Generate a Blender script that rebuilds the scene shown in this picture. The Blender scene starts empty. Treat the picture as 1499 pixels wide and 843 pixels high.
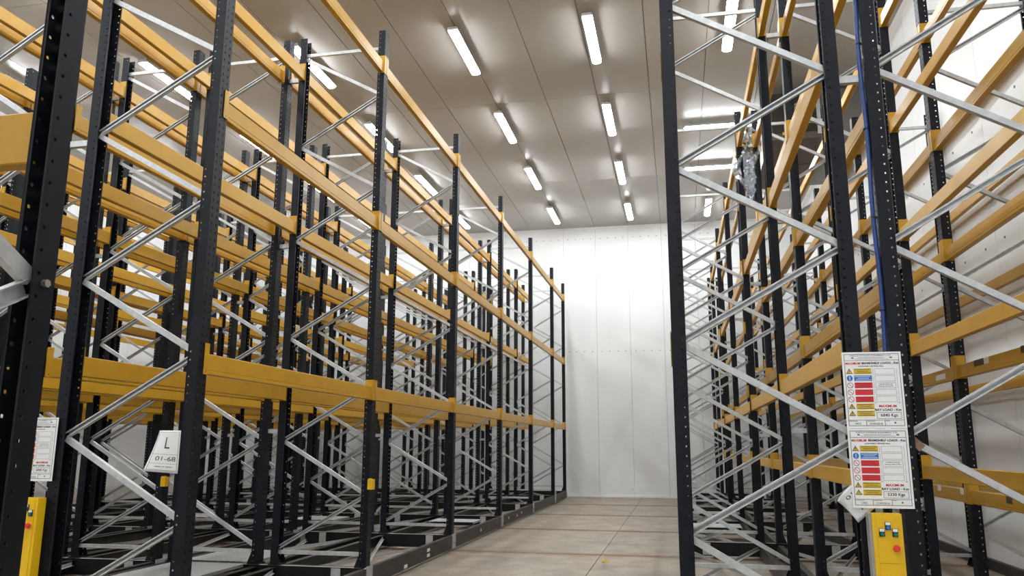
import bpy, bmesh, math, random
from mathutils import Vector, Matrix

random.seed(7)
scene = bpy.context.scene
COL = scene.collection

# ------------------------------------------------------------------ camera, world, exposure
F_PX, PITCH, YAW, ROLL, CAM_H = 1161.8, 0.1974, 0.2043, 0.003, 1.26
cam_data = bpy.data.cameras.new('camera')
cam_data.sensor_width = 36.0
cam_data.sensor_fit = 'HORIZONTAL'
cam_data.lens = F_PX / 1499.0 * 36.0
cam_data.clip_start = 0.05
cam = bpy.data.objects.new('camera', cam_data)
COL.objects.link(cam)
fwd = Vector((-math.sin(YAW) * math.cos(PITCH), math.cos(YAW) * math.cos(PITCH), math.sin(PITCH)))
rgt = Vector((math.cos(YAW), math.sin(YAW), 0))
upv = rgt.cross(fwd)
r2 = math.cos(ROLL) * rgt + math.sin(ROLL) * upv
u2 = -math.sin(ROLL) * rgt + math.cos(ROLL) * upv
m = Matrix((r2, u2, -fwd)).transposed().to_4x4()
m.translation = Vector((0, 0, CAM_H))
cam.matrix_world = m
scene.camera = cam

world = bpy.data.worlds.new('world')
scene.world = world
world.use_nodes = True
world.node_tree.nodes['Background'].inputs[0].default_value = (0.5, 0.5, 0.5, 1)
world.node_tree.nodes['Background'].inputs[1].default_value = 0.02

scene.view_settings.view_transform = 'Standard'
scene.view_settings.look = 'None'
scene.view_settings.gamma = 1.0
scene.view_settings.use_curve_mapping = False
scene.view_settings.exposure = 1.42
LAMP_STRENGTH = 30.0
scene.cycles.use_denoising = True
scene.cycles.max_bounces = 10
scene.cycles.diffuse_bounces = 6
scene.cycles.sample_clamp_indirect = 6.0

# ------------------------------------------------------------------ materials
def mat(name, color, rough=0.5, metal=0.0, var=None, scale=6.0, detail=4.0, bump=0.0, bscale=60.0,
        emit=None, estr=0.0, spec=0.5, ramp=(0.35, 0.65), stretch=None, trans=0.0, coat=0.0):
    mt = bpy.data.materials.new(name)
    mt.use_nodes = True
    nt = mt.node_tree
    b = nt.nodes['Principled BSDF']
    b.inputs['Base Color'].default_value = (*color, 1)
    b.inputs['Roughness'].default_value = rough
    b.inputs['Metallic'].default_value = metal
    b.inputs['Specular IOR Level'].default_value = spec
    b.inputs['Transmission Weight'].default_value = trans
    b.inputs['Coat Weight'].default_value = coat
    tc = nt.nodes.new('ShaderNodeTexCoord')
    vec = tc.outputs['Object']
    if stretch:
        mp = nt.nodes.new('ShaderNodeMapping')
        mp.inputs['Scale'].default_value = stretch
        nt.links.new(vec, mp.inputs['Vector'])
        vec = mp.outputs['Vector']
    if var:
        n = nt.nodes.new('ShaderNodeTexNoise')
        n.inputs['Scale'].default_value = scale
        n.inputs['Detail'].default_value = detail
        n.inputs['Roughness'].default_value = 0.6
        nt.links.new(vec, n.inputs['Vector'])
        r = nt.nodes.new('ShaderNodeValToRGB')
        r.color_ramp.elements[0].position = ramp[0]
        r.color_ramp.elements[1].position = ramp[1]
        r.color_ramp.elements[0].color = (*color, 1)
        r.color_ramp.elements[1].color = (*var, 1)
        nt.links.new(n.outputs['Fac'], r.inputs['Fac'])
        nt.links.new(r.outputs['Color'], b.inputs['Base Color'])
    if bump:
        n2 = nt.nodes.new('ShaderNodeTexNoise')
        n2.inputs['Scale'].default_value = bscale
        n2.inputs['Detail'].default_value = 3
        nt.links.new(vec, n2.inputs['Vector'])
        bp = nt.nodes.new('ShaderNodeBump')
        bp.inputs['Strength'].default_value = bump
        bp.inputs['Distance'].default_value = 0.01
        nt.links.new(n2.outputs['Fac'], bp.inputs['Height'])
        nt.links.new(bp.outputs['Normal'], b.inputs['Normal'])
    if emit:
        b.inputs['Emission Color'].default_value = (*emit, 1)
        b.inputs['Emission Strength'].default_value = estr
    return mt

def concrete_mat():
    mt = bpy.data.materials.new('concrete')
    mt.use_nodes = True
    nt = mt.node_tree
    b = nt.nodes['Principled BSDF']
    b.inputs['Roughness'].default_value = 0.55
    geo = nt.nodes.new('ShaderNodeNewGeometry')
    def noise(scale, detail=6, rough=0.65):
        n = nt.nodes.new('ShaderNodeTexNoise')
        n.inputs['Scale'].default_value = scale
        n.inputs['Detail'].default_value = detail
        n.inputs['Roughness'].default_value = rough
        nt.links.new(geo.outputs['Position'], n.inputs['Vector'])
        return n
    def ramp(n, c0, c1, p0, p1):
        r = nt.nodes.new('ShaderNodeValToRGB')
        r.color_ramp.elements[0].position = p0
        r.color_ramp.elements[1].position = p1
        r.color_ramp.elements[0].color = (*c0, 1)
        r.color_ramp.elements[1].color = (*c1, 1)
        nt.links.new(n.outputs['Fac'], r.inputs['Fac'])
        return r
    def mix(a, bb, fac, mode='MIX'):
        mx = nt.nodes.new('ShaderNodeMix')
        mx.data_type = 'RGBA'
        mx.blend_type = mode
        nt.links.new(a, mx.inputs[6])
        nt.links.new(bb, mx.inputs[7])
        if isinstance(fac, float):
            mx.inputs[0].default_value = fac
        else:
            nt.links.new(fac, mx.inputs[0])
        return mx.outputs[2]
    base = ramp(noise(0.7), (0.27, 0.245, 0.21), (0.345, 0.28, 0.215), 0.35, 0.65)
    dirt = ramp(noise(2.3, 8, 0.75), (0.66, 0.62, 0.57), (1, 1, 1), 0.36, 0.58)
    fine = ramp(noise(28, 5), (0.86, 0.86, 0.86), (1.06, 1.05, 1.04), 0.3, 0.7)
    c = mix(base.outputs['Color'], dirt.outputs['Color'], 1.0, 'MULTIPLY')
    c = mix(c, fine.outputs['Color'], 1.0, 'MULTIPLY')
    # rust stain that has bled from the rails, at each rail line
    sep = nt.nodes.new('ShaderNodeSeparateXYZ')
    nt.links.new(geo.outputs['Position'], sep.inputs[0])
    mod = nt.nodes.new('ShaderNodeMath'); mod.operation = 'PINGPONG'; mod.inputs[1].default_value = 1.4
    sh = nt.nodes.new('ShaderNodeMath'); sh.operation = 'SUBTRACT'; sh.inputs[1].default_value = 4.30
    nt.links.new(sep.outputs['Y'], sh.inputs[0]); nt.links.new(sh.outputs[0], mod.inputs[0])
    nz = noise(1.6, 5)
    wob = nt.nodes.new('ShaderNodeMath'); wob.operation = 'MULTIPLY'; wob.inputs[1].default_value = 0.42
    nt.links.new(nz.outputs['Fac'], wob.inputs[0])
    rat = nt.nodes.new('ShaderNodeMath'); rat.operation = 'DIVIDE'
    nt.links.new(mod.outputs[0], rat.inputs[0]); nt.links.new(wob.outputs[0], rat.inputs[1])
    rr = nt.nodes.new('ShaderNodeValToRGB')
    rr.color_ramp.elements[0].position = 0.15; rr.color_ramp.elements[0].color = (0.62, 0.45, 0.32, 1)
    rr.color_ramp.elements[1].position = 1.0; rr.color_ramp.elements[1].color = (1, 1, 1, 1)
    nt.links.new(rat.outputs[0], rr.inputs['Fac'])
    c = mix(c, rr.outputs['Color'], 1.0, 'MULTIPLY')
    nt.links.new(c, b.inputs['Base Color'])
    bp = nt.nodes.new('ShaderNodeBump')
    bp.inputs['Strength'].default_value = 0.15
    bp.inputs['Distance'].default_value = 0.004
    nt.links.new(noise(40).outputs['Fac'], bp.inputs['Height'])
    nt.links.new(bp.outputs['Normal'], b.inputs['Normal'])
    return mt

M = {}
M['upright'] = mat('navy_black_paint', (0.005, 0.0063, 0.0105), 0.45, 0, var=(0.009, 0.0105, 0.015), scale=9, ramp=(0.45, 0.75), spec=0.22)
M['black'] = mat('black_paint', (0.005, 0.005, 0.006), 0.5, 0, var=(0.009, 0.009, 0.009), scale=5, spec=0.25)
M['kerb'] = mat('worn_black_steel', (0.018, 0.017, 0.016), 0.5, 0.1, var=(0.05, 0.045, 0.04), scale=9, stretch=(1, 0.3, 2), ramp=(0.4, 0.7))
M['yellow'] = mat('ochre_beam_paint', (0.54, 0.295, 0.018), 0.34, 0, var=(0.48, 0.258, 0.016), scale=3, spec=0.4)
M['galv'] = mat('galvanised_steel', (0.47, 0.48, 0.49), 0.36, 0.35, var=(0.56, 0.57, 0.58), scale=30, detail=2)
M['galvdull'] = mat('dull_galvanised_steel', (0.36, 0.37, 0.375), 0.6, 0.3, var=(0.46, 0.465, 0.46), scale=14)
M['concrete'] = concrete_mat()
M['rust'] = mat('rusty_rail_steel', (0.17, 0.095, 0.055), 0.7, 0.2, var=(0.28, 0.18, 0.11), scale=12)
M['joint'] = mat('joint_filler', (0.06, 0.05, 0.04), 0.9)
M['wall'] = mat('white_wall_panel', (0.76, 0.765, 0.765), 0.42, 0, var=(0.71, 0.715, 0.715), scale=0.8, detail=6, stretch=(1.5, 1.5, 0.45))
M['seam'] = mat('panel_seam', (0.20, 0.19, 0.18), 0.8)
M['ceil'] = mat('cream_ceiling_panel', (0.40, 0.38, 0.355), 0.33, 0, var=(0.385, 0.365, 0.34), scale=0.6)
M['lamp'] = mat('lamp_diffuser', (0.9, 0.9, 0.9), 0.4, emit=(0.93, 0.975, 1.0), estr=LAMP_STRENGTH)
M['lamp_body'] = mat('lamp_housing_plastic', (0.52, 0.52, 0.51), 0.5)
M['steel'] = mat('stainless_steel', (0.55, 0.55, 0.54), 0.3, 0.9)
M['ctrl'] = mat('control_yellow_paint', (0.76, 0.46, 0.006), 0.4)
M['ctrl_side'] = mat('grey_trunking', (0.30, 0.29, 0.26), 0.5)
M['white'] = mat('white_plastic', (0.80, 0.80, 0.80), 0.45)
M['paper'] = mat('laminated_paper', (0.74, 0.74, 0.74), 0.35)
M['ink'] = mat('black_print', (0.03, 0.03, 0.03), 0.6)
M['grey_ink'] = mat('grey_print', (0.18, 0.18, 0.20), 0.6)
M['red_ink'] = mat('red_print', (0.62, 0.025, 0.03), 0.5)
M['blue_ink'] = mat('blue_print', (0.02, 0.17, 0.52), 0.5)
M['yellow_ink'] = mat('yellow_print', (0.62, 0.43, 0.03), 0.5)
M['red'] = mat('red_button_plastic', (0.70, 0.035, 0.025), 0.35)
M['green'] = mat('green_button_plastic', (0.005, 0.16, 0.12), 0.35)
M['blue'] = mat('blue_button_plastic', (0.02, 0.17, 0.62), 0.35)
M['cable'] = mat('blue_cable_sheath', (0.015, 0.045, 0.19), 0.45)
M['rubber'] = mat('black_rubber', (0.012, 0.012, 0.012), 0.8)
M['mesh'] = mat('coil_fins', (0.06, 0.05, 0.042), 0.6, 0.2)
M['sheet'] = mat('grey_sheet_metal', (0.13, 0.12, 0.11), 0.4, 0.3, var=(0.155, 0.145, 0.13), scale=2)
M['tray'] = mat('brown_grey_sheet', (0.085, 0.068, 0.052), 0.55, 0.0, var=(0.065, 0.052, 0.04), scale=3)
M['film'] = mat('clear_wrap_film', (0.55, 0.62, 0.74), 0.15, 0, trans=0.7, spec=0.8)
M['tape'] = mat('brown_tape', (0.075, 0.045, 0.025), 0.6)
M['scrap'] = mat('yellow_scrap', (0.66, 0.46, 0.17), 0.8)

# ------------------------------------------------------------------ mesh helpers
class MB:
    def __init__(self):
        self.v, self.f = [], []
    def box(self, x0, x1, y0, y1, z0, z1):
        n = len(self.v)
        self.v += [(x, y, z) for z in (z0, z1) for y in (y0, y1) for x in (x0, x1)]
        self.f += [tuple(n + i for i in q) for q in ((0, 2, 3, 1), (4, 5, 7, 6), (0, 1, 5, 4), (2, 6, 7, 3), (0, 4, 6, 2), (1, 3, 7, 5))]
        return self
    def sweep(self, prof, a, b, n1, n2):
        """closed profile [(p,q)] placed with axes n1,n2 and swept from a to b"""
        a, b, n1, n2 = Vector(a), Vector(b), Vector(n1), Vector(n2)
        n = len(self.v); k = len(prof)
        for e in (a, b):
            for p, q in prof:
                self.v.append(tuple(e + n1 * p + n2 * q))
        for i in range(k):
            j = (i + 1) % k
            self.f.append((n + i, n + j, n + k + j, n + k + i))
        self.f.append(tuple(n + i for i in range(k))[::-1])
        self.f.append(tuple(n + k + i for i in range(k)))
        return self
    def cyl(self, a, b, r, seg=10, r2=None):
        a, b = Vector(a), Vector(b)
        d = (b - a).normalized()
        n1 = d.orthogonal().normalized(); n2 = d.cross(n1)
        n = len(self.v)
        for e, rr in ((a, r), (b, r if r2 is None else r2)):
            for i in range(seg):
                t = 2 * math.pi * i / seg
                self.v.append(tuple(e + n1 * rr * math.cos(t) + n2 * rr * math.sin(t)))
        for i in range(seg):
            j = (i + 1) % seg
            self.f.append((n + i, n + j, n + seg + j, n + seg + i))
        self.f.append(tuple(n + i for i in range(seg))[::-1])
        self.f.append(tuple(n + seg + i for i in range(seg)))
        return self
    def mesh(self, name, material, smooth=False):
        me = bpy.data.meshes.new(name)
        me.from_pydata(self.v, [], self.f)
        bm = bmesh.new(); bm.from_mesh(me)
        bmesh.ops.recalc_face_normals(bm, faces=bm.faces)
        bm.to_mesh(me); bm.free()
        if smooth:
            me.polygons.foreach_set('use_smooth', [True] * len(me.polygons))
        me.materials.append(material)
        me.update()
        return me

def link(name, data, parent=None, loc=(0, 0, 0), rot=(0, 0, 0)):
    o = bpy.data.objects.new(name, data)
    COL.objects.link(o)
    o.location = loc
    o.rotation_euler = rot
    if parent is not None:
        o.parent = parent
    return o

def tag(o, label=None, cat=None, group=None, kind=None):
    if label: o['label'] = label
    if cat: o['category'] = cat
    if group: o['group'] = group
    if kind: o['kind'] = kind
    return o

def boxes(name, material, parent, *bx):
    b = MB()
    for q in bx: b.box(*q)
    return link(name, b.mesh(name, material), parent)

# ------------------------------------------------------------------ room dimensions
Y_FRAMES = [4.30, 7.10, 9.90, 12.70, 15.50, 18.30, 20.20]
XW_R, XW_L, YW_B, YW_F, H = 3.22, -12.75, 21.05, -5.6, 7.164
PITCH_X = 0.885

def structure(name, b, material):
    return tag(link(name, b.mesh(name, material)), kind='structure')

# floor: slabs with rails between
floor = structure('floor', MB().box(XW_L - 0.1, XW_R + 0.1, YW_F, YW_B + 0.1, -0.2, -0.012), M['joint'])
xj = [XW_L, -10.9, -7.6, -4.3, -0.96, 2.4, XW_R]
yj = [YW_F, 1.5] + Y_FRAMES[:6] + [YW_B]
for i in range(len(xj) - 1):
    for j in range(len(yj) - 1):
        g = 0.004
        y0 = yj[j] + (0.05 if 2 <= j else 0.004)
        y1 = yj[j + 1] - (0.05 if 1 <= j < len(yj) - 2 else 0.004)
        boxes('concrete_slab', M['concrete'], floor, (xj[i] + g, xj[i + 1] - g, y0, y1, -0.1, 0.0))
for y in Y_FRAMES[:6]:
    b = MB()
    b.box(XW_L, XW_R, y - 0.046, y - 0.030, -0.012, -0.001)
    b.box(XW_L, XW_R, y + 0.030, y + 0.046, -0.012, -0.001)
    b.box(XW_L, XW_R, y - 0.022, y + 0.022, -0.012, 0.0)
    link('floor_rail', b.mesh('floor_rail', M['rust']), floor)

# ceiling: panels on a dark backing
ceiling = structure('ceiling', MB().box(XW_L - 0.1, XW_R + 0.1, YW_F, YW_B + 0.1, H + 0.02, H + 0.2), M['seam'])
xs = []
x = -0.27
while x < XW_R: xs.append(x); x += PITCH_X
x = -0.27 - PITCH_X
while x > XW_L: xs.append(x); x -= PITCH_X
xs = sorted(xs + [XW_L, XW_R])
ys = [YW_F, -4.7, -0.35, 4.0, 8.35, 12.7, 17.05, YW_B]
g = 0.005
for i in range(len(xs) - 1):
    if xs[i + 1] - xs[i] < 0.05: continue
    for j in range(len(ys) - 1):
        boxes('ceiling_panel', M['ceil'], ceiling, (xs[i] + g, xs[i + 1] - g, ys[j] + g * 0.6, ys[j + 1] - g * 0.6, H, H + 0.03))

# walls
wb = structure('wall_back', MB().box(XW_L - 0.1, XW_R + 0.1, YW_B + 0.02, YW_B + 0.2, 0, H + 0.1), M['seam'])
g = 0.003
for i in range(len(xs) - 1):
    if xs[i + 1] - xs[i] < 0.05: continue
    boxes('wall_panel', M['wall'], wb, (xs[i] + g, xs[i + 1] - g, YW_B, YW_B + 0.03, 0.0, H))
wr = structure('wall_right', MB().box(XW_R + 0.02, XW_R + 0.2, YW_F, YW_B + 0.1, 0, H + 0.1), M['seam'])
wl = structure('wall_left', MB().box(XW_L - 0.2, XW_L - 0.02, YW_F, YW_B + 0.1, 0, H + 0.1), M['seam'])
y = YW_B
while y > YW_F:
    y0 = max(y - 1.13, YW_F)
    boxes('wall_panel', M['wall'], wr, (XW_R, XW_R + 0.03, y0 + g, y - g, 0, H))
    boxes('wall_panel', M['wall'], wl, (XW_L - 0.03, XW_L, y0 + g, y - g, 0, H))
    y -= 1.13
structure('wall_front', MB().box(XW_L - 0.1, XW_R + 0.1, YW_F - 0.2, YW_F, 0, H + 0.1), M['wall'])
structure('baseboard_right', MB().box(XW_R - 0.045, XW_R, 2.0, YW_B, 0, 0.11), M['kerb'])
structure('baseboard_back', MB().box(XW_L, XW_R - 0.05, YW_B - 0.03, YW_B, 0, 0.05), M['wall'])
structure('trim_1', MB().sweep([(0, 0), (0.05, 0), (0, 0.05)], (XW_L, YW_B, H), (XW_R, YW_B, H), (0, -1, 0), (0, 0, -1)), M['wall'])
structure('trim_2', MB().sweep([(0, 0), (0.05, 0), (0, 0.05)], (XW_R, YW_F, H), (XW_R, YW_B, H), (-1, 0, 0), (0, 0, -1)), M['wall'])

# ------------------------------------------------------------------ rack meshes
UP_LEN = 5.26
def upright_mesh(name, half_x, half_y, length, pitch=0.05, t=0.0025):
    """open channel: perforated outer face at +X, two perforated sides, return lips at the back"""
    bm = bmesh.new()
    n = int(length / pitch)
    def strip(origin, du, w0, w1, holes, hw, hh):
        """vertical perforated strip: origin(u=0), du direction; from w0 to w1; hole centres list"""
        edges = [w0] + [(holes[i] + holes[i + 1]) / 2 for i in range(len(holes) - 1)] + [w1]
        du = Vector(du); o = Vector(origin)
        for ci, hc in enumerate(holes):
            a, b = edges[ci], edges[ci + 1]
            prev = None
            for k in range(n):
                z0 = k * pitch; z1 = (k + 1) * pitch if k < n - 1 else length
                zc = z0 + pitch / 2
                P = lambda u, z: bm.verts.new(o + du * u + Vector((0, 0, z)))
                if prev is None:
                    bot = [P(a, z0), P(hc, z0), P(b, z0)]
                else:
                    bot = prev
                top = [P(a, z1), P(hc, z1), P(b, z1)]
                ml, mr = P(a, zc), P(b, zc)
                ring = [bot[0], bot[1], bot[2], mr, top[2], top[1], top[0], ml]
                hole = []
                for i in range(8):
                    th = -math.pi * 3 / 4 + i * math.pi / 4
                    hole.append(P(hc + hw * math.cos(th) * (1.15 if i % 2 == 0 else 1), zc + hh * math.sin(th) * (1.15 if i % 2 == 0 else 1)))
                for i in range(8):
                    j = (i + 1) % 8
                    bm.faces.new((ring[i], ring[j], hole[j], hole[i]))
                prev = top
    hx, hy = half_x, half_y
    strip((hx, 0, 0), (0, 1, 0), -hy, hy, [-hy * 0.5, hy * 0.5], 0.0048, 0.0105)
    strip((0, -hy, 0), (1, 0, 0), -hx, hx, [-hx * 0.5], 0.0054, 0.0054)
    strip((0, hy, 0), (1, 0, 0), -hx, hx, [-hx * 0.5], 0.0054, 0.0054)
    for s in (-1, 1):
        vs = [bm.verts.new(p) for p in ((-hx, s * hy, 0), (-hx, s * hy * 0.78, 0), (-hx, s * hy * 0.78, length), (-hx, s * hy, length))]
        bm.faces.new(vs)
        # stiffening rib along the middle of each side
    bmesh.ops.remove_doubles(bm, verts=bm.verts, dist=1e-5)
    bmesh.ops.recalc_face_normals(bm, faces=bm.faces)
    bmesh.ops.solidify(bm, geom=list(bm.faces), thickness=t)
    me = bpy.data.meshes.new(name)
    bm.to_mesh(me); bm.free()
    me.materials.append(M['upright'])
    return me

ME_UP = upright_mesh('upright', 0.036, 0.05, UP_LEN)

def beam_mesh(L, hgt):
    # rolled box beam: outer face with a shallow groove, softened corners, lip on top
    h = hgt / 2; w = 0.025; c = 0.004
    prof = [(-w + c, -h), (w - c, -h), (w, -h + c), (w, -h * 0.62), (w - 0.002, -h * 0.60), (w - 0.002, -h * 0.56), (w, -h * 0.54),
            (w, h - c), (w - c, h), (0.004, h), (0.003, h - 0.002), (-0.003, h - 0.002), (-0.004, h), (-w + c, h), (-w, h - c), (-w, -h + c)]
    return MB().sweep(prof, (0, -L / 2, 0), (0, L / 2, 0), (1, 0, 0), (0, 0, 1)).mesh('beam', M['yellow'])

def connector_builder(b, s, y_end, z_off):
    """L plate at the beam end: s=+1 at +Y end. Upright lies beyond y_end."""
    t = 0.004
    z0, z1 = z_off - 0.094, z_off + 0.094
    b.box(-0.034, 0.041, y_end - (t if s > 0 else 0), y_end + (0 if s > 0 else t), z0, z1)
    ya, yb = (y_end, y_end + 0.046) if s > 0 else (y_end - 0.046, y_end)
    # outer leg with two punched holes
    x = 0.0385
    for za, zb, hole in ((z0, z0 + 0.03, True), (z0 + 0.03, z1 - 0.03, False), (z1 - 0.03, z1, True)):
        if not hole:
            b.box(x, x + t, ya, yb, za, zb)
        else:
            yc, zc = (ya + yb) / 2, (za + zb) / 2
            n = len(b.v)
            ring = [(ya, za), (yc, za), (yb, za), (yb, zc), (yb, zb), (yc, zb), (ya, zb), (ya, zc)]
            hl = [(yc + 0.005 * math.cos(-2.356 + i * 0.7854), zc + 0.005 * math.sin(-2.356 + i * 0.7854)) for i in range(8)]
            for xx in (x, x + t):
                b.v += [(xx, p, q) for p, q in ring] + [(xx, p, q) for p, q in hl]
            for i in range(8):
                j = (i + 1) % 8
                b.f += [(n + i, n + j, n + 8 + j, n + 8 + i), (n + 16 + i, n + 24 + i, n + 24 + j, n + 16 + j),
                        (n + i, n + 16 + i, n + 16 + j, n + j), (n + 8 + i, n + 8 + j, n + 24 + j, n + 24 + i)]
    return b

ME_CON = {s: connector_builder(MB(), s, 0.0, 0.0).mesh('end_connector', M['yellow']) for s in (1, -1)}
BEAMS = {}
def get_beam(L, hgt, merged):
    k = (round(L, 3), hgt, merged)
    if k not in BEAMS:
        if merged:
            h = hgt / 2; w = 0.025
            b = MB().box(-w, w, -L / 2, L / 2, -h, h)
            for s in (1, -1):
                b.box(-0.034, 0.041, s * L / 2 - 0.002, s * L / 2 + 0.002, -h - 0.005, -h + 0.183)
                b.box(0.0385, 0.0425, min(s * L / 2, s * (L / 2 + 0.046)), max(s * L / 2, s * (L / 2 + 0.046)), -h - 0.005, -h + 0.183)
            BEAMS[k] = b.mesh('beam', M['yellow'])
        else:
            BEAMS[k] = beam_mesh(L, hgt)
    return BEAMS[k]

BRACES = {}
def get_brace(dx, dz, web_front):
    k = (round(dx, 3), round(dz, 3), web_front)
    if k not in BRACES:
        L = math.hypot(dx, dz)
        d = Vector((dx / L, 0, dz / L)); nrm = Vector((-d.z, 0, d.x))
        if nrm.z < 0: nrm = -nrm
        w, f, t, lip = 0.0165, 0.030, 0.0025, 0.008
        s = 1 if web_front else -1
        y0 = -0.016 * s
        prof = [(-w, 0), (w, 0), (w, f), (w - lip, f), (w - lip, f - t), (w - t, f - t), (w - t, t), (-w + t, t), (-w + t, f - t), (-w + lip, f - t), (-w + lip, f), (-w, f)]
        b = MB().sweep(prof, (0, y0, 0), (dx, y0, dz), nrm, (0, s, 0))
        BRACES[k] = b.mesh('brace', M['galv'])
    return BRACES[k]

# foot plate with gussets
b = MB().box(-0.07, 0.05, -0.065, 0.065, 0, 0.008)
for s in (-1, 1):
    b.sweep([(0, 0.008), (-0.055, 0.008), (-0.015, 0.11), (0, 0.11)], (-0.018, s * 0.053, 0), (-0.018, s * 0.057, 0), (1, 0, 0), (0, 0, 1))
    b.cyl((-0.058, s * 0.045, 0.008), (-0.058, s * 0.045, 0.022), 0.009, 6)
ME_FOOT = b.mesh('foot_plate', M['black'])

ME_WHEEL = MB().cyl((0, -0.022, 0.0), (0, 0.022, 0.0), 0.06, 14).cyl((0, -0.03, 0), (0, 0.03, 0), 0.02, 8).mesh('wheel', M['black'])

Z_BASE = 0.19
LV3 = [1.778, 3.425, 5.071]
LV5 = [1.11, 2.095, 3.073, 4.046, 5.05]

def rack_row(root, xo, xi, z0, levels, bh, merged=False, frames=Y_FRAMES, inner_shift=0.0):
    """one row of frames and beams; xo the outer (aisle) upright line, xi the inner one"""
    s = 1 if xo > xi else -1
    ox, oy = root.location.x, root.location.y
    def put(name, me, x, y, z, flip=False, parent=None):
        return link(name, me, parent or root, (x - ox, y - oy, z), (0, 0, math.pi if flip else 0))
    xi_std = xi
    for y in frames:
        xi = xi_std + (inner_shift if y == frames[0] else 0.0)
        put('upright', ME_UP, xo, y, z0, s < 0)
        put('upright', ME_UP, xi, y, z0, s > 0)
        put('foot_plate', ME_FOOT, xo, y, z0 + 0.001, s < 0)
        put('foot_plate', ME_FOOT, xi, y, z0 + 0.001, s > 0)
        a = xo - s * 0.022; c = xi + s * 0.022
        dz0 = z0 - 0.19
        nodes_i = [0.33 + 0.982 * k + dz0 for k in range(6)]
        nodes_o = [0.82 + 0.985 * k + dz0 for k in range(5)]
        seq = []
        for k in range(5):
            seq.append((c, nodes_i[k] + 0.012, a, nodes_o[k] - 0.012))
            seq.append((a, nodes_o[k] + 0.012, c, nodes_i[k + 1] - 0.012))
        for x1, z1, x2, z2 in seq:
            if x1 > x2: x1, z1, x2, z2 = x2, z2, x1, z1
            put('brace', get_brace(x2 - x1, z2 - z1, z2 < z1), x1, y, z1)
        xl, xr = min(a, c), max(a, c)
        put('brace', get_brace(xr - xl, 0, True), xl, y, nodes_i[0] - 0.03)
        put('brace', get_brace(xr - xl, 0, True), xl, y, nodes_i[5] + 0.03)
    xi = xi_std
    for k in range(len(frames) - 1):
        L = frames[k + 1] - frames[k] - 0.104
        yc = (frames[k + 1] + frames[k]) / 2
        me = get_beam(L, bh, merged)
        for z in levels:
            for x, fl in ((xo, s < 0), (xi + (inner_shift / 2 if k == 0 else 0), s > 0)):
                bo = put('beam', me, x, yc, z - 0.094 + bh / 2 + 0.004, fl)
                if not merged:
                    for e in (1, -1):
                        link('end_connector', ME_CON[e], bo, (0, e * L / 2, 0.09 - bh / 2))

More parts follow.
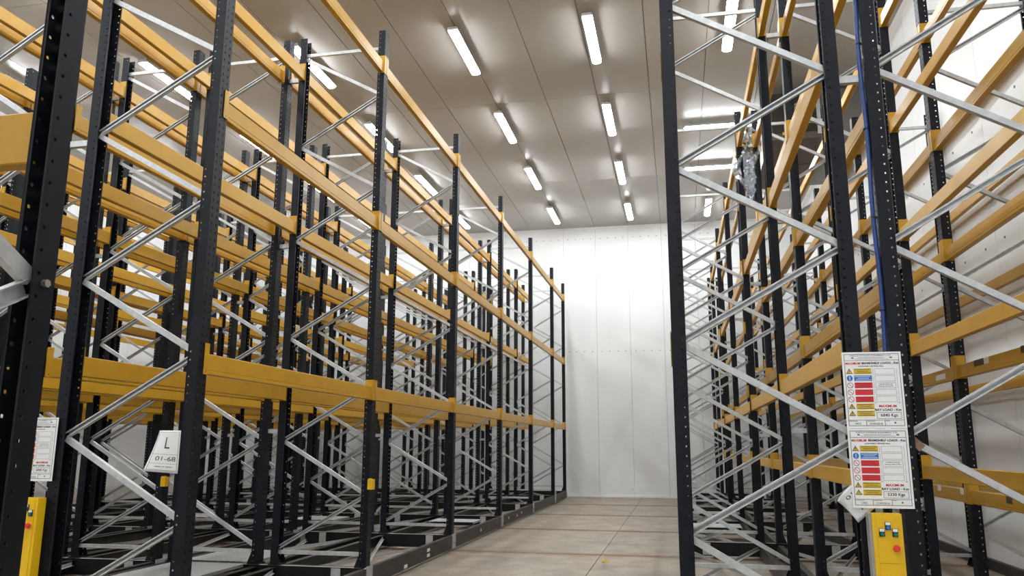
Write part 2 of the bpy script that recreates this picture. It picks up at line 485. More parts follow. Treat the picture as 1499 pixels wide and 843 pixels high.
def mobile_base(root, xmin, xmax, lines, plates_bay=(0, 2)):
    """black mobile base: kerbs on both aisle sides, cross beams, galvanised runners, braces, wheels"""
    ox, oy = root.location.x, root.location.y
    def L(name, b, material): 
        return link(name, b.mesh(name, material), root, (-ox, -oy, 0))
    z0, z1 = 0.035, Z_BASE - 0.004
    for i, y in enumerate(Y_FRAMES):
        b = MB()
        b.sweep([(-0.05, z0), (0.05, z0), (0.05, z0 + 0.012), (-0.02, z0 + 0.012), (-0.02, z1 - 0.012), (0.05, z1 - 0.012), (0.05, z1), (-0.05, z1)],
                (xmin + 0.06, y, 0), (xmax - 0.06, y, 0), (0, 1, 0), (0, 0, 1))
        cb = L('cross_beam', b, M['black'])
        st = MB().box(xmin + 0.06, xmax - 0.06, y - 0.056, y - 0.022, z1, z1 + 0.003)
        link('top_strip', st.mesh('top_strip', M['galvdull']), cb)
        for x in (xmin + 0.30, xmax - 0.30):
            p = MB().box(x - 0.045, x + 0.045, y - 0.056, y - 0.05, z0 + 0.01, z1 - 0.006)
            p.cyl((x, y - 0.056, z0 + 0.05), (x, y - 0.068, z0 + 0.05), 0.012, 6)
            link('mounting_plate', p.mesh('mounting_plate', M['galvdull']), cb)
        for x in (xmin + 0.42, xmax - 0.42):
            link('wheel', ME_WHEEL, root, (x - ox, y - oy, 0.061))
        for x in (xmin, xmax):
            s = -1 if x == xmin else 1
            br = MB().box(x - 0.006, x + 0.006, y - 0.07, y + 0.07, 0.03, Z_BASE + 0.01)
            br.cyl((x + s * 0.006, y - 0.03, 0.11), (x + s * 0.018, y - 0.03, 0.11), 0.012, 6)
            br.cyl((x + s * 0.006, y + 0.03, 0.11), (x + s * 0.018, y + 0.03, 0.11), 0.012, 6)
            L('kerb_bracket', br, M['galvdull'])
    for i in range(len(Y_FRAMES) - 1):
        ya, yb = Y_FRAMES[i] + 0.0, Y_FRAMES[i + 1]
        for x in (xmin, xmax):
            s = 1 if x == xmin else -1
            b = MB().sweep([(0, 0.03), (0, 0.185), (s * 0.05, 0.185), (s * 0.05, 0.178), (s * 0.006, 0.178), (s * 0.006, 0.037), (s * 0.05, 0.037), (s * 0.05, 0.03)],
                           (x, ya + 0.075, 0), (x, yb - 0.075, 0), (1, 0, 0), (0, 0, 1))
            L('kerb_beam', b, M['kerb'])
        for x in lines:
            b = MB().sweep([(-0.03, 0.045), (0.03, 0.045), (0.03, 0.05), (-0.025, 0.05), (-0.025, 0.165), (0.03, 0.165), (0.03, 0.17), (-0.03, 0.17)],
                           (x, ya + 0.06, 0), (x, yb - 0.06, 0), (1, 0, 0), (0, 0, 1))
            L('runner', b, M['kerb'])
        xm = (xmin + xmax) / 2
        for xa, xb in ((xmin + 0.1, xm - 0.12), (xmax - 0.1, xm + 0.12)):
            b = MB().sweep([(-0.012, 0), (0.012, 0), (0.012, 0.004), (-0.008, 0.004), (-0.008, 0.035), (-0.012, 0.035)], (xa, ya + 0.08, 0.12), (xb, yb - 0.08, 0.12), (1, 0, 0), (0, 0, 1))
            L('base_brace', b, M['galv'])
            b = MB().sweep([(-0.012, 0), (0.012, 0), (0.012, 0.004), (-0.008, 0.004), (-0.008, 0.035), (-0.012, 0.035)], (xb, ya + 0.08, 0.07), (xa, yb - 0.08, 0.07), (1, 0, 0), (0, 0, 1))
            L('base_brace', b, M['galvdull'])

def row_spacers(root, x0, x1, shift0=0.0):
    """short galvanised spacers that tie the two back-to-back frames together"""
    for y in Y_FRAMES:
        a = x0 + (shift0 if y == Y_FRAMES[0] else 0.0)
        for z in (1.40, 3.22, 5.0):
            b = MB().sweep([(-0.018, -0.02), (0.018, -0.02), (0.018, 0.02), (0.0155, 0.02), (0.0155, -0.0175), (-0.0155, -0.0175), (-0.0155, 0.02), (-0.018, 0.02)],
                           (a + 0.037, y, z), (x1 - 0.037, y, z), (0, 1, 0), (0, 0, 1))
            link('row_spacer', b.mesh('row_spacer', M['galv']), root, (-root.location.x, -root.location.y, 0))

def rack_root(x, label, group=None, name='mobile_pallet_rack'):
    e = link(name, None, None, (x, Y_FRAMES[0], 0))
    return tag(e, label, 'rack', group)

# ------------------------------------------------------------------ left mobile racks
ROW_P, FR = 1.057, 0.865
XL0 = -2.828
left_labels = [
    'yellow and black mobile rack lining the left side of the aisle',
    'mobile rack directly behind the one lining the left side of the aisle',
    'mobile rack third from the open aisle among those on the left',
    'mobile rack farthest left, next to the left wall',
]
left_roots = []
for i in range(4):
    xa = XL0 - 2 * i * ROW_P
    xb = xa - ROW_P
    root = rack_root((xa + xb - FR) / 2, left_labels[i], 'mobile pallet racks on the left')
    left_roots.append(root)
    mobile_base(root, xb - FR - 0.05, xa + 0.05, (xa - FR, xb))
    rack_row(root, xa, xa - FR, Z_BASE, LV3, 0.125, merged=i >= 2)
    row_spacers(root, xb, xa - FR, -0.09 if i == 0 else 0.0)
    rack_row(root, xb - FR, xb, Z_BASE, LV3, 0.125, merged=i >= 2, inner_shift=-0.09 if i == 0 else 0.0)

# ------------------------------------------------------------------ right mobile rack and the fixed row by the wall
right_root = rack_root(0.97, 'black mobile rack right of the aisle with two load signs and a blue cable')
mobile_base(right_root, -0.033, 1.982, (0.8825, 1.086))
rack_row(right_root, 0.017, 0.8825, Z_BASE, LV3, 0.125)
row_spacers(right_root, 0.8825, 1.086)
rack_row(right_root, 1.932, 1.086, Z_BASE, LV5, 0.105)
static_root = rack_root(2.69, 'fixed single row of racking standing on the floor along the right wall', name='pallet_rack')
rack_row(static_root, 2.266, 3.12, 0.0, [z - 0.19 for z in LV5], 0.105)

# galvanised cover plates lying in the bases
for r, xa, xb, ya, yb in ((left_roots[0], -4.70, -3.98, 6.15, 7.02), (left_roots[0], -4.70, -3.98, 7.18, 8.0), (left_roots[0], -3.62, -2.95, 11.55, 12.0),
                          (left_roots[1], -5.75, -5.05, 11.4, 12.0), (left_roots[2], -7.9, -7.15, 11.4, 12.0), (right_root, 0.09, 0.80, 11.6, 12.15)):
    b = MB().box(xa, xb, ya, yb, 0.186, 0.192).box(xa, xa + 0.006, ya, yb, 0.165, 0.186).box(xb - 0.006, xb, ya, yb, 0.165, 0.186)
    link('cover_plate', b.mesh('cover_plate', M['galv']), r, (-r.location.x, -r.location.y, 0))

# sensors on the aisle uprights of the left racks
for i in (0, 1):
    xa = XL0 - 2 * i * ROW_P
    r = left_roots[i]
    b = MB().box(0.0, 0.05, -0.035, 0.02, -0.045, 0.045).box(0.006, 0.03, -0.035, 0.01, 0.045, 0.052)
    link('sensor_box', b.mesh('sensor_box', M['ctrl']), r, (xa + 0.036 - r.location.x, 7.05 - r.location.y, 0.92))
r = left_roots[0]
for y, z in ((8.86, 0.13), (8.86, 0.075), (8.1, 0.06), (11.3, 0.11), (13.2, 0.12), (13.9, 0.1), (14.3, 0.12)):
    b = MB().box(0, 0.002, -0.05 if y < 9 else -0.03, 0.05 if y < 9 else 0.03, -0.017, 0.017)
    link('sticker', b.mesh('sticker', M['paper']), r, (XL0 + 0.0505 - r.location.x, y - r.location.y, z))

for y, z, w, mt in ((7.5, 1.862, 0.13, 'paper'), (6.43, 1.895, 0.045, 'paper'), (6.58, 1.895, 0.10, 'tape'), (5.72, 1.90, 0.09, 'tape'),
                    (7.84, 0.915, 0.045, 'paper'), (7.26, 0.915, 0.04, 'paper'), (6.3, 0.905, 0.05, 'tape')):
    b = MB().box(-0.0015, 0, -w, w, -0.024, 0.024)
    link('sticker', b.mesh('sticker', M[mt]), static_root, (2.266 - 0.0255 - static_root.location.x, y - static_root.location.y, z))
b = MB().sweep([(-0.035, -0.02), (0.035, -0.02), (0.035, 0.02), (-0.035, 0.02)], (1.135, 4.262, 1.282), (1.135, 4.268, 1.282), (0.70, 0, -0.71), (0.71, 0, 0.70))
link('brace_plate', b.mesh('brace_plate', M['rust']), right_root, (-right_root.location.x, -right_root.location.y, 0))

# ------------------------------------------------------------------ ceiling lamps
LAMP_X = [-10.4, -7.88, -5.37, -2.93, -1.02, 0.91]
LAMP_Y = [-3.96, -1.03, 1.9, 4.83, 7.77, 10.6, 13.53, 16.4, 19.33]
def build_lamp():
    e = link('ceiling_lamp', None)
    hl = 0.69
    b = MB().sweep([(-0.06, 0), (-0.075, -0.035), (0.075, -0.035), (0.06, 0)], (0, -hl, 0), (0, hl, 0), (1, 0, 0), (0, 0, 1))
    link('housing', b.mesh('housing', M['lamp_body']), e)
    prof = []
    for i in range(9):
        t = math.pi * i / 8
        prof.append((0.066 * math.cos(t), -0.036 - 0.037 * math.sin(t) ** 0.6))
    b = MB().sweep(prof, (0, -hl + 0.012, 0), (0, hl - 0.012, 0), (1, 0, 0), (0, 0, 1))
    link('diffuser', b.mesh('diffuser', M['lamp']), e)
    for s in (-1, 1):
        b = MB().box(-0.012, 0.012, s * (hl - 0.12) - 0.012, s * (hl - 0.12) + 0.012, -0.001, 0.075)
        link('mounting_bracket', b.mesh('mounting_bracket', M['steel']), e)
        b = MB().box(-0.07, 0.07, s * hl - 0.012, s * hl + 0.012, -0.05, -0.01)
        link('end_cap', b.mesh('end_cap', M['lamp_body']), e)
    return e
proto = build_lamp()
proto_parts = list(proto.children)
def place_lamp(x, y, rz, label, first=False):
    if first:
        o = proto
    else:
        o = proto.copy(); COL.objects.link(o)
        for p in proto_parts:
            c = p.copy(); COL.objects.link(c); c.parent = o
    o.location = (x, y, H - 0.075)
    o.rotation_euler = (0, 0, rz)
    tag(o, label, 'lamp', 'ceiling lamps')
    return o
colw = {0: 'by the left wall, outermost lamp row', 1: 'second lamp row from the left wall', 2: 'third lamp row from the left wall',
        3: 'lamp row above the left rack edge', 4: 'lamp row above the aisle', 5: 'lamp row above the right rack'}
first = True
for ci, x in enumerate(LAMP_X):
    for yi, y in enumerate(LAMP_Y):
        if ci == 5 and yi in (6, 7): continue
        o = place_lamp(x, y, 0, 'tmp', first); first = False
        dist = ['far behind the camera', 'behind the camera', 'over the cross aisle', 'over the rack ends', 'fifth from the far wall',
                'fourth from the far wall', 'third from the far wall', 'second from the far wall', 'next to the far wall'][yi]
        o['label'] = 'lit batten lamp %s, %s' % (dist, colw[ci])
place_lamp(1.0, 14.19, math.pi / 2, 'lit batten lamp turned crosswise in front of the cooler, the nearer of two')
place_lamp(1.02, 16.43, math.pi / 2, 'lit batten lamp turned crosswise behind the cooler, the farther of two')

# ------------------------------------------------------------------ lettering helper
def text_mesh(body, size, material, align='CENTER', sx=1.0, bold=0.0):
    cu = bpy.data.curves.new('lettering', 'FONT')
    cu.body = body; cu.size = size; cu.align_x = align; cu.align_y = 'CENTER'
    cu.fill_mode = 'FRONT'; cu.offset = bold
    ob = bpy.data.objects.new('lettering_tmp', cu)
    COL.objects.link(ob)
    dg = bpy.context.evaluated_depsgraph_get()
    me = bpy.data.meshes.new_from_object(ob.evaluated_get(dg))
    bpy.data.objects.remove(ob)
    for v in me.vertices: v.co.x *= sx
    me.materials.clear(); me.materials.append(material)
    return me

def fit_text(body, width, height, material, align='CENTER', bold=0.0):
    me = text_mesh(body, 1.0, material, align, 1.0, bold)
    xs_ = [v.co.x for v in me.vertices]; ys_ = [v.co.y for v in me.vertices]
    w = max(xs_) - min(xs_); h = max(ys_) - min(ys_)
    cx, cy = (max(xs_) + min(xs_)) / 2, (max(ys_) + min(ys_)) / 2
    for v in me.vertices:
        v.co.x = (v.co.x - cx) * width / w; v.co.y = (v.co.y - cy) * height / h
    return me

# ------------------------------------------------------------------ load signs
SW, SH = 0.276, 0.377
def load_sign(x, y, z, kgs, levels, each, label):
    """x,z centre of the board; board lies in the XZ plane facing -Y. Local u right, v up, w toward viewer."""
    e = link('load_sign', None, None, (x, y, z), (math.pi / 2, 0, 0))
    tag(e, label, 'sign', 'rack load signs')
    boxes('board', M['white'], e, (-SW / 2, SW / 2, -SH / 2, SH / 2, -0.004, 0.0))
    U = lambda px: (px - 0.5) * SW          # fractions of the board
    V = lambda py: (0.5 - py) * SH
    def rect(b, x0, x1, y0, y1, w):
        b.box(U(x0), U(x1), V(y1), V(y0), 0.0, w)
    def frame(b, x0, x1, y0, y1, t, w=0.0006):
        tx, ty = t, t * SW / SH
        rect(b, x0, x1, y0, y0 + ty, w); rect(b, x0, x1, y1 - ty, y1, w)
        rect(b, x0, x0 + tx, y0, y1, w); rect(b, x1 - tx, x1, y0, y1, w)
    b = MB(); frame(b, 0.035, 0.965, 0.025, 0.965, 0.008)
    rect(b, 0.035, 0.965, 0.108, 0.113, 0.0006); rect(b, 0.035, 0.965, 0.888, 0.893, 0.0006)
    rect(b, 0.33, 0.337, 0.89, 0.962, 0.0006); rect(b, 0.64, 0.647, 0.89, 0.962, 0.0006)
    link('border', b.mesh('border', M['ink']), e)
    def txt(body, cx, cy, w, h, mt, bold=0.012):
        link('lettering', fit_text(body, w * SW, h * SH, mt, 'CENTER', bold), e, (U(cx), V(cy), 0.0009))
    txt('THISTLE STORAGE EQUIPMENT LTD', 0.48, 0.048, 0.70, 0.022, M['grey_ink'])
    b = MB(); rect(b, 0.27, 0.72, 0.072, 0.077, 0.0006); rect(b, 0.20, 0.80, 0.090, 0.094, 0.0006)
    rect(b, 0.16, 0.20, 0.066, 0.086, 0.0006); rect(b, 0.81, 0.85, 0.066, 0.086, 0.0006)
    link('small_print', b.mesh('small_print', M['grey_ink']), e)
    txt('MAXIMUM', 0.18, 0.148, 0.25, 0.031, M['red_ink'], 0.03)
    txt('BEAM/SHELF LOADS - Kgs', 0.64, 0.151, 0.615, 0.038, M['ink'], 0.032)
    txt('(UNIFORMLY DISTRIBUTED)', 0.48, 0.190, 0.42, 0.022, M['ink'], 0.02)
    ys_ = [0.253, 0.345, 0.437, 0.529, 0.621, 0.713, 0.805]
    kinds = 'yblrrryy'
    kinds = ['yellow_ink', 'blue_ink', 'red_ink', 'red_ink', 'red_ink', 'yellow_ink', 'yellow_ink']
    for i, (cy, kk) in enumerate(zip(ys_, kinds)):
        b = MB(); rect(b, 0.185, 0.485, cy - 0.037, cy + 0.037, 0.0007)
        pn = link('notice_panel', b.mesh('notice_panel', M[kk]), e)
        b = MB()
        for q, (l, r_) in enumerate(((0.20, 0.46), (0.24, 0.43), (0.21, 0.47)) if i not in (3,) else ((0.24, 0.43),)):
            yy = cy - 0.022 + q * 0.022
            rect(b, l, r_, yy - 0.003, yy + 0.003, 0.0011)
        mt = M['white'] if kk == 'blue_ink' else (M['ink'] if kk == 'yellow_ink' else mat_dark_red)
        link('small_print', b.mesh('small_print', mt), pn)
        cx = 0.11
        r = 0.034 * SH
        if kk == 'yellow_ink':
            def tri(R, w, me_name, mt):
                bb = MB().sweep([(R * math.cos(math.pi / 2 + k * 2.0944), R * math.sin(math.pi / 2 + k * 2.0944)) for k in range(3)],
                                (U(cx), V(cy + 0.008), 0), (U(cx), V(cy + 0.008), w), (1.05, 0, 0), (0, 1, 0))
                return link(me_name, bb.mesh(me_name, mt), e)
            tri(r * 1.36, 0.0007, 'warning_symbol', M['ink']); tri(r * 0.98, 0.0011, 'warning_symbol', M['yellow_ink'])
            bb = MB().box(U(cx) - 0.0012, U(cx) + 0.0012, V(cy + 0.010), V(cy - 0.016), 0, 0.0015).box(U(cx) - 0.0012, U(cx) + 0.0012, V(cy + 0.021), V(cy + 0.015), 0, 0.0015)
            link('warning_symbol', bb.mesh('warning_symbol', M['ink']), e)
        elif kk == 'blue_ink':
            bb = MB().cyl((U(cx), V(cy), 0), (U(cx), V(cy), 0.0007), r * 1.12, 20)
            link('mandatory_symbol', bb.mesh('mandatory_symbol', M['blue_ink']), e)
            bb = MB().box(U(cx) - 0.002, U(cx) + 0.002, V(cy + 0.006), V(cy - 0.024), 0, 0.0012).box(U(cx) - 0.002, U(cx) + 0.002, V(cy + 0.024), V(cy + 0.013), 0, 0.0012)
            link('mandatory_symbol', bb.mesh('mandatory_symbol', M['white']), e)
        else:
            bb = MB().cyl((U(cx), V(cy), 0), (U(cx), V(cy), 0.0006), r * 1.12, 20)
            link('prohibition_symbol', bb.mesh('prohibition_symbol', mat_dark_red), e)
            bb = MB().cyl((U(cx), V(cy), 0), (U(cx), V(cy), 0.0009), r * 0.92, 20)
            link('prohibition_symbol', bb.mesh('prohibition_symbol', M['white']), e)
            d = r * 0.7
            bb = MB().sweep([(-0.0012, 0), (0.0012, 0), (0.0012, 0.0012), (-0.0012, 0.0012)], (U(cx) - d, V(cy) + d, 0), (U(cx) + d, V(cy) - d, 0), (0.7, 0.7, 0), (0, 0, 1))
            link('prohibition_symbol', bb.mesh('prohibition_symbol', mat_dark_red), e)
    b = MB()
    for i in range(5):
        t0 = 0.222 + i * 0.090
        frame(b, 0.535, 0.875, t0, t0 + 0.075, 0.004)
        rect(b, 0.505, 0.509, t0, t0 + 0.08, 0.0006); rect(b, 0.905, 0.909, t0, t0 + 0.08, 0.0006)
    rect(b, 0.49, 0.53, 0.665, 0.671, 0.0006); rect(b, 0.885, 0.925, 0.665, 0.671, 0.0006)
    link('rack_diagram', b.mesh('rack_diagram', M['grey_ink']), e)
    txt('%d BEAM LEVELS @' % levels, 0.705, 0.427, 0.23, 0.016, M['ink'])
    txt('%d Kgs PER LEVEL' % each, 0.705, 0.453, 0.26, 0.016, M['ink'])
    txt('MAXIMUM', 0.71, 0.710, 0.29, 0.031, M['red_ink'], 0.03)
    txt('BAY LOAD - Kgs', 0.71, 0.762, 0.44, 0.038, M['ink'], 0.032)
    b = MB(); frame(b, 0.515, 0.925, 0.79, 0.872, 0.005)
    link('load_box', b.mesh('load_box', M['ink']), e)
    txt('%d Kgs' % kgs, 0.72, 0.832, 0.28, 0.050, M['ink'])
    txt('5402', 0.19, 0.935, 0.10, 0.026, M['grey_ink'])
    txt('27/09/2018', 0.49, 0.938, 0.22, 0.026, M['grey_ink'])
    b = MB(); b.cyl((U(0.81), V(0.925), 0), (U(0.81), V(0.925), 0.0007), 0.005, 10)
    link('stamp', b.mesh('stamp', M['grey_ink']), e)
    b = MB(); rect(b, 0.045, 0.19, 0.899, 0.905, 0.0006); rect(b, 0.345, 0.48, 0.899, 0.905, 0.0006); rect(b, 0.655, 0.72, 0.899, 0.905, 0.0006)
    link('small_print', b.mesh('small_print', M['grey_ink']), e)
    return e
mat_dark_red = mat('dark_red_print', (0.30, 0.012, 0.018), 0.5)

load_sign(0.954, 4.232, 1.541, 6840, 3, 2280, 'upper white load sign on the right rack, reading 6840 Kgs')
load_sign(0.954, 4.232, 1.163, 5330, 5, 1066, 'lower white load sign on the right rack, reading 5330 Kgs')
load_sign(-3.830, 4.232, 1.238, 6840, 3, 2280, 'white load sign on the left rack end, half hidden by the foreground upright')

# ------------------------------------------------------------------ bent paper signs
def paper(name, P, nu, nv, label, texts, lines, thickness=0.0006):
    """P(u,v) maps 0..1 to world; texts: (body, u, v, w, h)"""
    e = link(name, None, None, tuple(P(0.5, 0.0)))
    tag(e, label, 'sign')
    o = e.location
    vs, fs = [], []
    for side in (0, 1):
        for j in range(nv + 1):
            for i in range(nu + 1):
                u, v = i / nu, j / nv
                p = P(u, v)
                nrm = (P(u + 0.01, v) - P(u - 0.01, v)).cross(P(u, v + 0.01) - P(u, v - 0.01)).normalized()
                vs.append(tuple(p - nrm * (thickness if side else 0) - o))
    W = nu + 1; N = W * (nv + 1)
    for j in range(nv):
        for i in range(nu):
            a = j * W + i
            fs.append((a, a + 1, a + W + 1, a + W)); fs.append((N + a, N + a + W, N + a + W + 1, N + a + 1))
    rim = [i for i in range(W)] + [j * W + nu for j in range(1, nv + 1)] + [nv * W + i for i in range(nu - 1, -1, -1)] + [j * W for j in range(nv - 1, 0, -1)]
    for i in range(len(rim)):
        a, c = rim[i], rim[(i + 1) % len(rim)]
        fs.append((a, N + a, N + c, c))
    b = MB(); b.v, b.f = vs, fs
    link('sheet', b.mesh('sheet', M['paper'], True), e)
    def drape(me, nm):
        for v in me.vertices:
            u, w = v.co.x, v.co.y
            nrm = (P(u + 0.01, w) - P(u - 0.01, w)).cross(P(u, w + 0.01) - P(u, w - 0.01)).normalized()
            v.co = P(u, w) + nrm * 0.0009 - o
        link(nm, me, e)
    for body, cu, cv, w, h in texts:
        me = fit_text(body, w, h, M['ink'])
        for v in me.vertices: v.co.x += cu; v.co.y += cv
        drape(me, 'lettering')
    for u0, u1, v0, v1 in lines:
        k = 10
        me = bpy.data.meshes.new('rule')
        pts = []
        for i in range(k + 1):
            for w_ in (0, 1):
                t = i / k
                if abs(u1 - u0) > abs(v1 - v0): pts.append((u0 + (u1 - u0) * t, v0 + (v1 - v0) * w_, 0))
                else: pts.append((u0 + (u1 - u0) * w_, v0 + (v1 - v0) * t, 0))
        me.from_pydata(pts, [], [(2 * i, 2 * i + 2, 2 * i + 3, 2 * i + 1) for i in range(k)])
        me.materials.append(M['ink'])
        drape(me, 'rule')
    return e

def P_left(u, v):
    # top edge straight, lower left corner curls out toward the aisle
    left = -3.003 - 0.038 * max(0.0, 1 - v) ** 1.6
    x = left + (-2.862 - left) * u
    z = 1.100 + 0.016 * (1 - u) + v * (0.248 - 0.016 * (1 - u))
    y = 4.245 - 0.07 * (1 - u) ** 2 * (1 - v) - 0.012 * math.sin(math.pi * u)
    return Vector((x, y, z))
paper('paper_sign', P_left, 10, 12, 'curled white paper with letter L and 01-68 hung on the left rack',
      [('L', 0.53, 0.70, 0.19, 0.27), ('01-68', 0.55, 0.325, 0.68, 0.105)],
      [(0.26, 0.47, 0.128, 0.142), (0.50, 0.56, 0.128, 0.142), (0.59, 0.80, 0.128, 0.142), (0.05, 0.95, 0.425, 0.431), (0.05, 0.95, 0.205, 0.210), (0.05, 0.95, 0.955, 0.960), (0.05, 0.95, 0.05, 0.055), (0.05, 0.06, 0.05, 0.96), (0.94, 0.95, 0.05, 0.96)])
def P_right(u, v):
    tip, top, bot = Vector((0.732, 0, 1.01)), Vector((0.835, 0, 1.10)), Vector((0.835, 0, 0.905))
    p = tip + (top - tip) * u + (bot - tip) * (1 - v)
    t = min(1.0, max(0.0, (p.x - 0.732) / 0.075))
    p.y = 4.165 + 0.078 * (1 - (1 - t) ** 2) + 0.0015 * max(0.0, p.x - 0.807)
    p.z += 0.012 * math.sin(math.pi * (1 - v))
    return p
paper('paper_sign', P_right, 10, 10, 'curled white paper tucked behind the lower load sign on the right rack',
      [('01-0', 0.62, 0.72, 0.70, 0.15), ('I', 0.42, 0.28, 0.04, 0.22)], [])

# ------------------------------------------------------------------ control boxes
def control_box(x, y, label):
    e = link('control_box', None, None, (x, y, 0.0))
    tag(e, label, 'control box', 'rack control boxes')
    w, d, h = 0.066, 0.062, 0.955
    b = MB().sweep([(-w, 0), (w, 0), (w, d), (-w, d)], (0, 0, 0), (0, 0, h), (1, 0, 0), (0, 1, 0))
    link('body', b.mesh('body', M['ctrl']), e)
    boxes('front_plate', M['ctrl'], e, (-w * 0.72, w * 0.72, -0.004, 0.0, 0.02, h - 0.225))
    fp = boxes('button_plate', M['ctrl'], e, (-w * 0.72, w * 0.72, -0.004, 0.0, h - 0.222, h - 0.012))
    boxes('side_trunking', M['ctrl_side'], e, (-w - 0.014, -w, 0.005, d, 0, h), )
    for bx, bz, c in ((-0.028, h - 0.085, 'green'), (0.0, h - 0.055, 'blue'), (0.030, h - 0.085, 'green')):
        boxes('button_base', M['rubber'], e, (bx - 0.012, bx + 0.012, -0.010, -0.004, bz - 0.018, bz + 0.018))
        boxes('button_tag', M['white'], e, (bx - 0.0105, bx + 0.0105, -0.012, -0.010, bz + 0.004, bz + 0.017))
        b = MB().cyl((bx, -0.010, bz - 0.007), (bx, -0.018, bz - 0.007), 0.0088, 14)
        link('push_button', b.mesh('push_button', M[c]), e)
    b = MB().cyl((0.029, -0.004, h - 0.155), (0.029, -0.018, h - 0.155), 0.010, 14)
    b.cyl((0.029, -0.018, h - 0.155), (0.029, -0.030, h - 0.155), 0.0165, 20, 0.013)
    link('stop_button', b.mesh('stop_button', M['red']), e)
    return e
control_box(0.947, 4.165, 'yellow control box with red stop button below the load signs on the right rack')
control_box(-3.774, 4.165, 'yellow control box partly hidden by the foreground upright at the left')

# ------------------------------------------------------------------ blue cable on the right rack
def tube(name, pts, r, material, seg=10):
    cu = bpy.data.curves.new(name, 'CURVE')
    cu.dimensions = '3D'; cu.bevel_depth = r; cu.bevel_resolution = 3; cu.use_fill_caps = True
    sp = cu.splines.new('POLY'); sp.points.add(len(pts) - 1)
    for p, q in zip(sp.points, pts): p.co = (*q, 1)
    ob = bpy.data.objects.new(name + '_tmp', cu); COL.objects.link(ob)
    dg = bpy.context.evaluated_depsgraph_get()
    me = bpy.data.meshes.new_from_object(ob.evaluated_get(dg))
    bpy.data.objects.remove(ob)
    me.materials.clear(); me.materials.append(material)
    return me
cab = link('power_cable', None, None, (1.036, 4.275, 1.0))
tag(cab, 'blue cable tied up the black upright above the load signs', 'cable')
pts = [(0.004 * math.sin(i * 0.9), 0, i * 0.12) for i in range(38)]
link('sheath', tube('sheath', pts, 0.0115, M['cable']), cab)
for i in range(8):
    z = 0.45 + i * 0.49
    b = MB().cyl((0.0, 0, z), (0.0, 0, z + 0.008), 0.0145, 10)
    link('cable_tie', b.mesh('cable_tie', M['rubber']), cab)

# ------------------------------------------------------------------ air cooler under the ceiling
ev = link('air_cooler', None, None, (2.4, 14.2, 6.25))
tag(ev, 'grey ceiling air cooler with finned grille behind the right rack', 'air cooler')
boxes('casing', M['sheet'], ev, (-0.74, 0.74, -1.25, 1.25, 0.06, 0.78))
b = MB()
for i in range(40):
    x = -0.70 + i * 0.0178
    b.box(x, x + 0.004, -1.285, -1.25, 0.08, 0.76)
link('coil_fins', b.mesh('coil_fins', M['mesh']), ev)['kind'] = 'stuff'
b = MB()
for i in range(24):
    z = 0.08 + i * 0.0295
    b.box(-0.70, 0.0, -1.29, -1.285, z, z + 0.004)
link('wire_guard', b.mesh('wire_guard', M['tray']), ev)['kind'] = 'stuff'
boxes('side_panel', M['sheet'], ev, (0.02, 0.74, -1.275, -1.25, 0.06, 0.78))
boxes('corner_post', M['galv'], ev, (0.0, 0.06, -1.295, -1.25, 0.02, 0.80))
boxes('drip_tray', M['tray'], ev, (-0.76, 0.2, -1.27, 1.3, -0.04, 0.06))
boxes('drip_tray', M['sheet'], ev, (0.2, 0.76, -1.27, 1.3, -0.02, 0.06))
boxes('tray_seam', M['black'], ev, (-0.76, 0.2, -0.02, 0.0, -0.043, -0.04))
for sx in (-0.65, 0.65):
    for sy in (-1.1, 1.1):
        b = MB().cyl((sx, sy, 0.78), (sx, sy, H - 6.25), 0.012, 8)
        link('hanger_rod', b.mesh('hanger_rod', M['steel']), ev)
b = MB().cyl((-0.6, 1.31, -0.05), (-0.6, 1.31, -0.5), 0.03, 10).cyl((-0.6, 1.31, -0.5), (0.72, 1.31, -0.52), 0.03, 10)
link('drain_pipe', b.mesh('drain_pipe', M['white']), ev)
boxes('warning_label', M['ctrl'], ev, (-0.55, -0.45, -1.296, -1.29, 0.03, 0.08))

# ------------------------------------------------------------------ crumpled stretch film on the right rack
bm = bmesh.new()
nu, nv = 14, 30
grid = []
rnd = random.Random(3)
for j in range(nv + 1):
    row = []
    for i in range(nu + 1):
        u, v = i / nu, j / nv
        wdt = 0.14 + 0.18 * math.sin(math.pi * min(1, v * 1.1)) ** 0.8
        x = (u - 0.5) * wdt + 0.03 * math.sin(v * 9)
        y = 0.10 * math.sin(u * 11 + v * 5) + rnd.uniform(-0.025, 0.025)
        z = -v * 0.95 + rnd.uniform(-0.015, 0.015)
        row.append(bm.verts.new((x + rnd.uniform(-0.012, 0.012), y, z)))
    grid.append(row)
for j in range(nv):
    for i in range(nu):
        bm.faces.new((grid[j][i], grid[j][i + 1], grid[j + 1][i + 1], grid[j + 1][i]))
me = bpy.data.meshes.new('stretch_film'); bm.to_mesh(me); bm.free()
me.materials.append(M['film'])
tag(link('stretch_film', me, None, (0.985, 9.9, 5.2)), 'crumpled clear plastic film hanging in the upper right rack', 'plastic film')

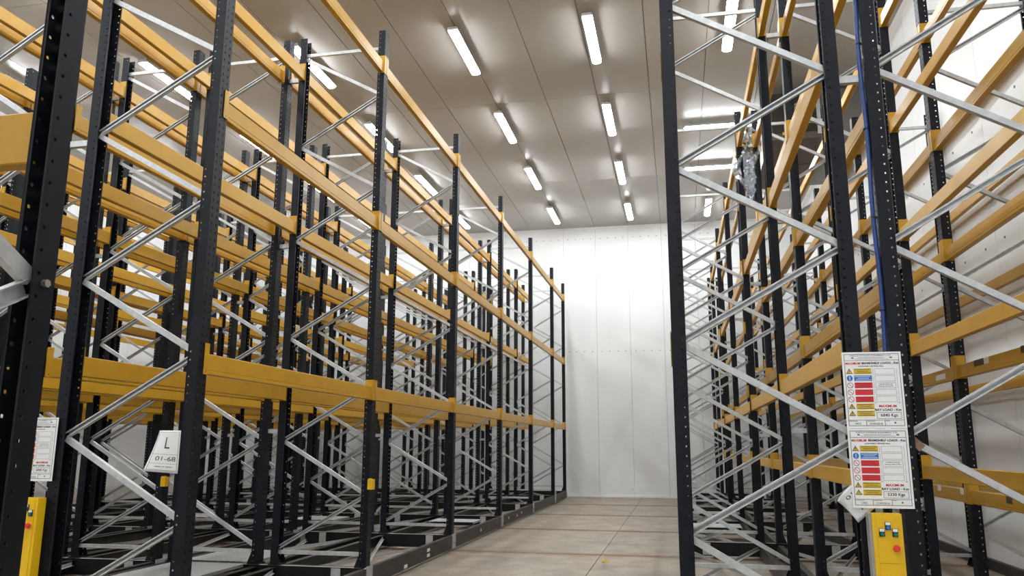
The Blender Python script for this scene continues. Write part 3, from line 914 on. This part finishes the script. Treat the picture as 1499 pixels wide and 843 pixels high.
# ------------------------------------------------------------------ foreground rack at the far left
fx, fy = -1.664, 1.765
ME_UPF = upright_mesh('upright', 0.036, 0.030, 5.26, 0.062)
fr = link('pallet_rack', None, None, (fx, fy, 0))
tag(fr, 'dark upright and beam of the rack closest to the camera at the left edge', 'rack')
X_END = -2.9
for x in (0.0, X_END):
    for y, rz in ((0.0, math.pi / 2), (-0.9, -math.pi / 2)):
        link('upright', ME_UPF, fr, (x, y, 0.0), (0, 0, rz))
        link('foot_plate', ME_FOOT, fr, (x, y, 0.001), (0, 0, rz))
def fbrace(z_far, z_near, x, web):
    b = MB()
    a, c = Vector((x, -0.02, z_far)), Vector((x, -0.88, z_near))
    d = (c - a).normalized(); n = Vector((0, -d.z, d.y))
    if n.z < 0: n = -n
    w, f, t = 0.023, 0.026, 0.003
    b.sweep([(-w, 0), (w, 0), (w, f), (w - t, f), (w - t, t), (-w + t, t), (-w + t, f), (-w, f)], a + Vector((0.012 * web, 0, 0)), c + Vector((0.012 * web, 0, 0)), n, (-web, 0, 0))
    link('brace', b.mesh('brace', M['galv']), fr)
for x in (0.0, X_END):
    for k in range(5):
        z = 0.71 + 0.97 * k
        fbrace(z + 0.012, z + 0.49, x, 1)
        fbrace(z - 0.012, z - 0.49, x, -1)
for y, s in ((0.0, 1), (-0.9, -1)):
    for z in (2.087, 3.7):
        L = -X_END - 0.065
        bo = link('beam', get_beam(L, 0.15, False), fr, (X_END / 2, y, z), (0, 0, math.pi / 2 if s > 0 else -math.pi / 2))
        for e in (1, -1):
            link('end_connector', ME_CON[e], bo, (0, e * L / 2, 0.045))
bb = MB().cyl((0.031, 0.0, 1.68), (0.045, 0.0, 1.68), 0.011, 6)
link('bolt', bb.mesh('bolt', M['steel']), fr)

# ------------------------------------------------------------------ scrap on the floor
bm = bmesh.new()
rnd = random.Random(5)
bmesh.ops.create_icosphere(bm, subdivisions=2, radius=0.035)
for v in bm.verts:
    v.co *= rnd.uniform(0.6, 1.15); v.co.z = max(0, v.co.z * 0.7 + 0.01)
    v.co.x *= 1.3
me = bpy.data.meshes.new('paper_scrap'); bm.to_mesh(me); bm.free()
me.materials.append(M['scrap'])
tag(link('paper_scrap', me, None, (-0.86, 9.3, 0.0)), 'small crumpled yellow scrap lying on the aisle floor', 'litter')

# ------------------------------------------------------------------ rivets in the wall panels, small plate on the far wall
b = MB()
for i in range(len(xs) - 1):
    for z in (6.85, 3.75):
        for f in (0.15, 0.38, 0.62, 0.85):
            x = xs[i] + (xs[i + 1] - xs[i]) * f
            b.cyl((x, YW_B, z), (x, YW_B - 0.006, z), 0.013, 6)
link('rivets', b.mesh('rivets', M['sheet']), wb)['kind'] = 'stuff'
b = MB()
for j in range(16):
    for z in (6.3, 4.6, 3.3, 1.9):
        for f in (0.2, 0.75):
            y = YW_B - 1.13 * (j + f)
            b.cyl((XW_R, y, z), (XW_R - 0.006, y, z), 0.013, 6)
link('rivets', b.mesh('rivets', M['sheet']), wr)['kind'] = 'stuff'
o = boxes('wall_plate', M['wall'], None, (-1.30, -1.10, YW_B - 0.012, YW_B - 0.001, 0.11, 0.30))
tag(o, 'small square white plate low on the far wall of the aisle', 'wall plate')
boxes('plate_cap', M['galvdull'], o, (-1.215, -1.185, YW_B - 0.022, YW_B - 0.012, 0.19, 0.22))
